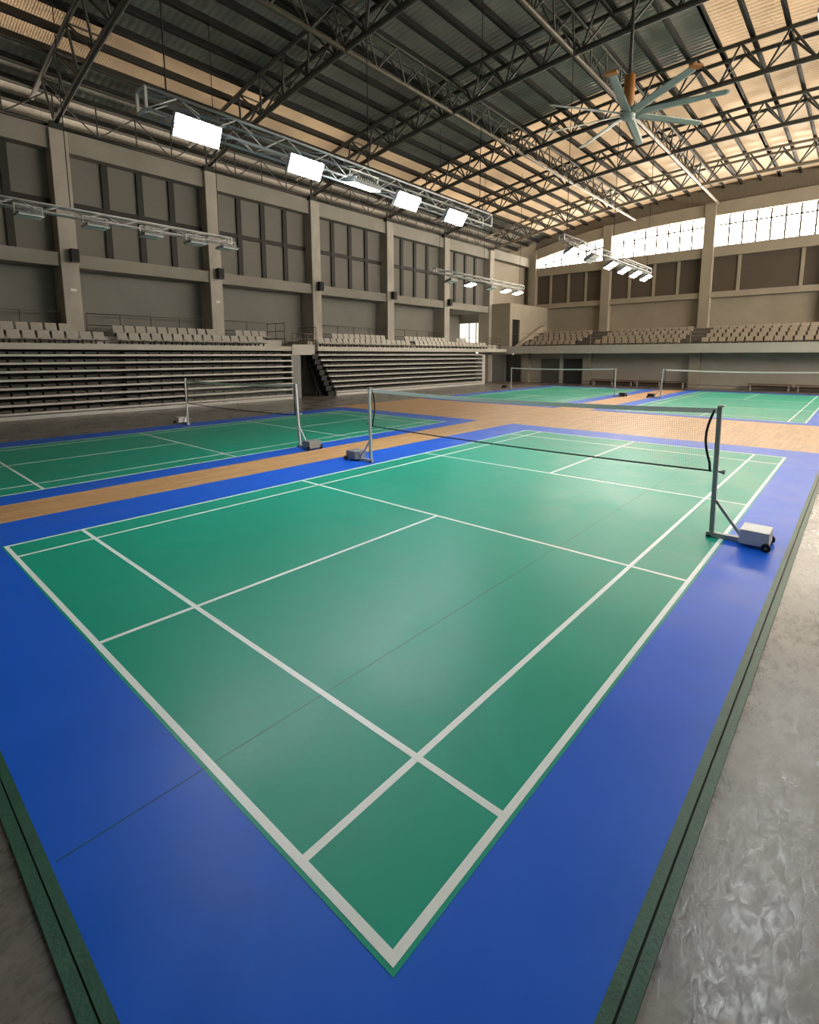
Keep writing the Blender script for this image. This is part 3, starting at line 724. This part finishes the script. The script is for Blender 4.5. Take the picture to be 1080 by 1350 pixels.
# ------------------------------------------------------------------ roof
def roof_piece(x0, x1, y0, y1, name, mat, label, thick=True):
    n = max(1, round((x1 - x0) / 1.0)); mb = MB()
    for i in range(n):
        a, b = x0 + (x1 - x0) * i / n, x0 + (x1 - x0) * (i + 1) / n
        if thick: mb.hexa([(a, y0, zr(a)), (b, y0, zr(b)), (a, y1, zr(a)), (b, y1, zr(b)), (a, y0, zr(a) + 0.05), (b, y0, zr(b) + 0.05), (a, y1, zr(a) + 0.05), (b, y1, zr(b) + 0.05)])
        else: mb.quad((a, y0, zr(a)), (b, y0, zr(b)), (b, y1, zr(b)), (a, y1, zr(a)))
    return struct(mb, name, mat, label, 'ceiling')
P_ = lambda k: XC - 1.08 * k            # purlin lines
YB = YN - 0.4
roof_piece(-26.2, P_(15), YB, 42, 'ceiling_eave', 'roof', 'ribbed metal roof sheet over the left eave')
roof_piece(P_(15), P_(13), YB, 23.16, 'ceiling_skylight', 'skylight_weak', 'warm glowing translucent roof sheets above the left wall', False)
roof_piece(P_(13), P_(0), YB, 23.16, 'ceiling', 'roof', 'arched ribbed metal roof lined with dull foil')
roof_piece(P_(0), 17.8, YB, 17.74, 'ceiling_right', 'roof', 'ribbed metal roof sheet right of the ridge')
roof_piece(P_(15), P_(0), 23.16, 42, 'ceiling_skylight_end', 'skylight', 'warm glowing translucent roof sheets toward the end wall, left of the ridge', False)
roof_piece(P_(0), 17.8, 17.74, 42, 'ceiling_skylight_right', 'skylight', 'warm glowing translucent roof sheets toward the end wall, right of the fan', False)
pm = MB()
px_ = []
x = XC
k = 0
while XC - 1.08 * k > -25.6:
    px_.append(XC - 1.08 * k)
    if k and XC + 1.08 * k < 17: px_.append(XC + 1.08 * k)
    k += 1
for x in sorted(px_):
    z = zr(x)
    a = MB().box(-0.045, 0.045, YN - 6, 41.6 - 6, -0.27, 0.0); a.box(-0.045, 0.12, YN - 6, 41.6 - 6, -0.27, -0.25)
    o = a.build('roof_purlin', 'purlin', loc=(x, 6, z - 0.005)); o.rotation_euler = (0, math.atan(2 * 1.87 * (x - XC) / 18 ** 2), 0)
    tag(o, 'dark steel purlin running lengthwise under the roof sheet', 'purlin', 'purlins under the roof sheet')

M['gt'] = plain('gable_truss_paint', (128, 118, 102), 0.45, 0.1)
def truss(y, label, cm='steel'):
    r_ = empty('roof_truss', (XC, y, 12.6), label=label, cat='roof truss', group='arched roof trusses')
    ztop = lambda x: zr(x) - 0.36
    x0, x1 = -22.3, 13.9; n = 24; w = (x1 - x0) / n
    L = lambda x, dy, z: (x - XC, dy, z - 12.6)
    MB().tube([L(x0 + w * i, 0, zb(x0 + w * i)) for i in range(n + 1)], 0.1, 10).build('bottom_chord', cm, r_)
    for s in (-1, 1):
        MB().tube([L(x0 - 0.6 + (w + 1.2 / n) * i, s * 0.5, ztop(x0 - 0.6 + (w + 1.2 / n) * i)) for i in range(n + 1)], 0.08, 8).build('top_chord', cm, r_)
    for xe in (x0 + 0.0, x1 - 0.0):
        MB().box(xe - XC - 0.22, xe - XC + 0.22, -0.22, 0.22, 10.45 - 12.6, zb(xe) - 12.6).build('bearing_plate', 'purlin', r_)
    for i in range(n + 1):
        xb = x0 + w * i
        for s in (-1, 1):
            for dx in (-0.5, 0.5):
                xt = xb + dx * w
                if xt < x0 - 0.6 or xt > x1 + 0.6: continue
                if i % 1 == 0: member('web_member', L(xb, 0, zb(xb)), L(xt, s * 0.5, ztop(xt)), 0.042, 'steel', r_)
    for i in range(n):
        xt = x0 + w * (i + 0.5); member('cross_strut', L(xt, -0.5, ztop(xt)), L(xt, 0.5, ztop(xt)), 0.03, 'steel', r_)
    return r_
tr = truss(PY[1], 'arched steel lattice roof truss just over the camera')
truss(35.75, 'pale tubed lattice roof truss springing from the sixth pillar, nearest the end wall', 'gt')
for k in range(2, 7):
    c = copy_tree(tr); c.location = (XC, PY[k], 12.6); c['label'] = 'arched steel lattice roof truss springing from the %s pillar from the left' % names[k]
c = copy_tree(tr); c.location = (XC, PY[0], 12.6); c['label'] = 'arched steel lattice roof truss behind the camera'
def long_truss(x, z, y0, y1, label):
    r_ = empty('lengthwise_truss', (x, y0, z), label=label, cat='roof truss', group='lengthwise trusses')
    MB().tube([(0, 0, 0), (0, y1 - y0, 0)], 0.08, 10).build('bottom_chord', 'lt', r_)
    for s in (-1, 1): MB().tube([(s * 0.26, 0, zr(x) - 0.5 - z), (s * 0.26, y1 - y0 - 1.0, zr(x) - 0.5 - z)], 0.05, 8).build('top_chord', 'steel', r_)
    n = int((y1 - y0) / 1.48)
    for i in range(n):
        yy = i * 1.48
        for s in (-1, 1):
            for d in (0, 1.48):
                if 0 <= yy + 0.74 <= y1 - y0: member('web_member', (0, yy + d, 0), (s * 0.26, yy + 0.74, zr(x) - 0.5 - z), 0.034, 'steel', r_) if i < 24 else None
    return r_
M['lt'] = plain('lengthwise_chord_paint', (98, 91, 78), 0.45, 0.1)
long_truss(-12.75, 12.17, -0.5, 40.0, 'lengthwise lattice truss nearer the left wall, its pale bottom tube ending at the end wall')
long_truss(-7.5, 12.55, -0.5, 40.9, 'lengthwise lattice truss near the fan, its pale bottom tube ending at the end wall')
# eave truss on top of the left wall
for i, (ya, yb) in enumerate(bays):
    r_ = empty('eave_truss', (-22.35, ya, 10.62), label='flat lattice truss along the wall top %s' % baynames[i], cat='eave truss', group='eave trusses')
    L = yb - ya - 0.12
    for z in (0.02, 1.2): MB().tube([(0, 0, z), (0, L, z)], 0.045, 8).build('chord', 'steel', r_)
    for k in range(4):
        a_, b_ = L * k / 4, L * (k + 1) / 4
        member('web_member', (0, a_, 0.02), (0, a_, 1.2), 0.025, 'steel', r_)
        member('web_member', (0, a_, 0.02) if k % 2 else (0, b_, 0.02), (0, b_, 1.2) if k % 2 else (0, a_, 1.2), 0.025, 'steel', r_)

# ------------------------------------------------------------------ light trusses and floodlights
def light_truss(x, y0, y1, z, label, ctop=None, sz=0.32):
    r_ = empty('light_truss', (x, y0, z), label=label, cat='light truss', group='hanging light trusses')
    L = y1 - y0; h = sz / 2
    for sx in (-1, 1):
        for sz_ in (-1, 1): MB().tube([(sx * h, 0, sz_ * h), (sx * h, L, sz_ * h)], 0.025, 8).build('truss_rail', 'alu', r_)
    n = int(L / 0.5)
    wb = MB()
    for i in range(n):
        a_, b_ = L * i / n, L * (i + 1) / n
        if i % 2: a_, b_ = b_, a_
        for s in (-1, 1):
            wb.tube([(s * h, a_, -h), (s * h, b_, h)], 0.011, 5)
            wb.tube([(-h, a_, s * h), (h, b_, s * h)], 0.011, 5)
    wb.build('truss_lattice', 'alu', r_)
    for yy in (0.0, L):
        ef = MB()
        for s in (-1, 1): ef.box(s * h - 0.02, s * h + 0.02, yy - 0.02, yy + 0.02, -h, h).box(-h, h, yy - 0.02, yy + 0.02, s * h - 0.02, s * h + 0.02)
        ef.build('end_frame', 'alu', r_)
    for yy in (0.4, L * 0.5, L - 0.4):
        member('hanging_cable', (0, yy, h), (0, yy, (ctop or zr(x) - 0.25) - z), 0.012, 'rubber', r_)
    return r_
def floodlight(x, y, z, tilt, lit, label, group, w=0.62, l=0.78, lampmat='lamp', th=0.09):
    r_ = empty('floodlight', (x, y, z), label=label, cat='floodlight', group=group)
    r_.rotation_euler = (0, tilt, 0)
    MB().box(-w / 2, w / 2, -l / 2, l / 2, 0.0, th).build('lamp_housing', 'boxgrey', r_, 0.01)
    d_ = MB()
    for s in (-1, 1): d_.box(s * w * 0.26 - w * 0.2, s * w * 0.26 + w * 0.2, -l / 2 + 0.02, l / 2 - 0.02, -0.02, 0.0)
    d_.build('lamp_diffuser', lampmat if lit else 'lampoff', r_)
    f_ = MB()
    for k in range(-5, 6): f_.box(-w / 2 + 0.03, w / 2 - 0.03, k * l / 12 - 0.006, k * l / 12 + 0.006, th, th + 0.05)
    f_.build('heat_sink', 'alu', r_)
    b_ = MB()
    for s in (-1, 1): b_.bar((0, s * (l / 2 + 0.015), th / 2), (0, s * (l / 2 + 0.015), 0.26), 0.02)
    b_.bar((0, -l / 2 - 0.02, 0.26), (0, l / 2 + 0.02, 0.26), 0.02); b_.build('mounting_bracket', 'alu', r_)
    return r_
light_truss(-7.85, 2.6, 12.5, 6.15, 'silver light truss with five lit floodlights between the two nearer courts')
for k, (y, t) in enumerate(((3.25, -1.1), (5.4, -1.1), (6.9, 0.22), (8.35, -1.0), (10.25, -1.0))):
    floodlight(-7.35, y, 5.75, t, True, '%s lit floodlight from the near end of the bright silver light truss' % ORD[k], 'lit floodlights on the near truss', w=0.34)
light_truss(-15.85, -1.0, 8.6, 6.1, 'long pale light truss with unlit lamps before the left windows', sz=0.2)
for k, y in enumerate((0.6, 2.75, 4.3, 5.8, 7.2, 8.3)):
    floodlight(-15.55, y, 5.76, 0.0, False, 'unlit grey floodlight on the left truss, %s' % ['out of frame at its near end', 'leftmost in view', 'second in view', 'third in view', 'fourth in view', 'last at the far end'][k], 'unlit floodlights on the left truss', w=0.56, l=0.58, th=0.04)
light_truss(-15.4, 19.4, 28.2, 6.35, 'distant light truss with small warm lamps before the left wall', sz=0.2)
for k, y in enumerate((20.8, 22.5, 24.6, 26.2, 27.6)):
    floodlight(-15.4, y, 5.95, -0.25, k in (1, 3, 4), '%s floodlight along the distant truss before the left wall' % ORD[k], 'floodlights on the distant left truss', w=0.45, l=0.6, lampmat='lampwarm')
light_truss(-7.3, 16.4, 26.2, 6.25, 'light truss with bright tilted floodlights before the bright end windows', ctop=12.46, sz=0.2)
for k, y in enumerate((17.2, 19.0, 21.0, 22.6, 24.1, 25.6)):
    floodlight(-7.25, y, 5.85, -0.5, k not in (1,), '%s floodlight along the truss before the end windows' % ORD[k], 'floodlights before the end windows', w=0.45, l=0.6, lampmat='lampwarm')
light_truss(0.85, 2.6, 12.5, 6.15, 'silver light truss along the right side of the near court above the frame')
for k, y in enumerate((5.13, 6.5, 7.85, 9.7, 11.62)):
    floodlight(0.65, y, 5.6, 0.3, True, '%s lit floodlight of the truss right of the near court' % ORD[k], 'floodlights right of the near court', lampmat='lampright')

# ------------------------------------------------------------------ ceiling fan
fx, fy, fz = -4.8, 15.22, 9.15
fan = empty('ceiling_fan', (fx, fy, fz), label='large pale green eight blade ceiling fan hanging from the trusses', cat='fan')
MB().tube([(0, 0, -0.16), (0, 0, -0.1), (0, 0, 0.1), (0, 0, 0.2)], [0.1, 0.2, 0.22, 0.12], 20).build('hub', 'blade', fan)
MB().tube([(0, 0, 0.2), (0, 0, 0.3), (0, 0, 1.05), (0, 0, 1.1)], [0.1, 0.15, 0.15, 0.08], 16).build('motor', 'orange', fan)
MB().tube([(0, 0, 1.1), (0, 0, 13.3 - fz)], 0.05, 10).build('drop_rod', 'steel', fan)
MB().box(-0.25, 0.25, -0.25, 0.25, 12.9 - fz, 13.0 - fz).build('mounting_plate', 'steel', fan)
for k in range(8):
    a_ = math.radians(10 + 45 * k)
    b_ = MB()
    R_ = Matrix.Rotation(a_, 3, 'Z'); P_ = Matrix.Rotation(-0.24, 3, 'X')
    prof = [(-0.13, 0.0), (-0.05, 0.022), (0.06, 0.02), (0.13, 0.0), (0.06, 0.004), (-0.05, 0.006)]
    rings = []
    for t, wd in ((0.18, 0.9), (0.4, 1.05), (1.4, 1.0), (2.45, 0.85), (2.55, 0.5)):
        rings.append([R_ @ (P_ @ Vector((0, p[0] * wd, p[1])) + Vector((t, 0, 0))) for p in prof])
    i0 = 0; m_ = len(prof)
    for rg in rings: b_.v += [tuple(v) for v in rg]
    for q in range(len(rings) - 1):
        for j in range(m_): b_.f.append((q * m_ + j, q * m_ + (j + 1) % m_, (q + 1) * m_ + (j + 1) % m_, (q + 1) * m_ + j)); b_.smooth.append(True)
    b_.f.append(tuple(range(m_))[::-1]); b_.f.append(tuple((len(rings) - 1) * m_ + j for j in range(m_))); b_.smooth += [False, False]
    bo = b_.build('fan_blade', 'blade', fan)
    if k in (6, 7):
        c_ = MB(); c_.hexa([R_ @ Vector((2.5 + dx, dy, dz)) for dz in (-0.02, 0.04) for dy in (-0.14, 0.14) for dx in (0.0, 0.16)])
        c_.build('blade_tip', 'orange', bo)

# ------------------------------------------------------------------ world, camera, view
wd = bpy.data.worlds.new('hall_daylight'); S.world = wd; wd.use_nodes = True
bg = wd.node_tree.nodes['Background']; bg.inputs['Color'].default_value = (1.0, 0.84, 0.66, 1); bg.inputs['Strength'].default_value = 2.5

F, YAW, PIT, ROLL = 672.525609, 0.724955, 0.138820854, 0.00230140224
f = Vector((-math.sin(YAW) * math.cos(PIT), math.cos(YAW) * math.cos(PIT), -math.sin(PIT)))
r = f.cross(Vector((0, 0, 1))).normalized(); d = f.cross(r)
c_, s_ = math.cos(ROLL), math.sin(ROLL)
r2 = c_ * r + s_ * d; d2 = -s_ * r + c_ * d
cam = bpy.data.cameras.new('camera'); co = bpy.data.objects.new('camera', cam); COL.objects.link(co)
co.matrix_world = Matrix((( r2.x, -d2.x, -f.x, 1.05703796), (r2.y, -d2.y, -f.y, -1.0993), (r2.z, -d2.z, -f.z, 2.15896471), (0, 0, 0, 1)))
cam.sensor_fit = 'HORIZONTAL'; cam.sensor_width = 36; cam.lens = F / 1080 * 36
cam.shift_y = (562.550686 - 675) / 1080
cam.clip_start = 0.05; cam.clip_end = 200
S.camera = co
S.view_settings.view_transform = 'Standard'; S.view_settings.look = 'None'; S.view_settings.gamma = 1.0
S.view_settings.use_curve_mapping = False
S.view_settings.exposure = 0.32
try: S.cycles.use_denoising = True
except Exception: pass
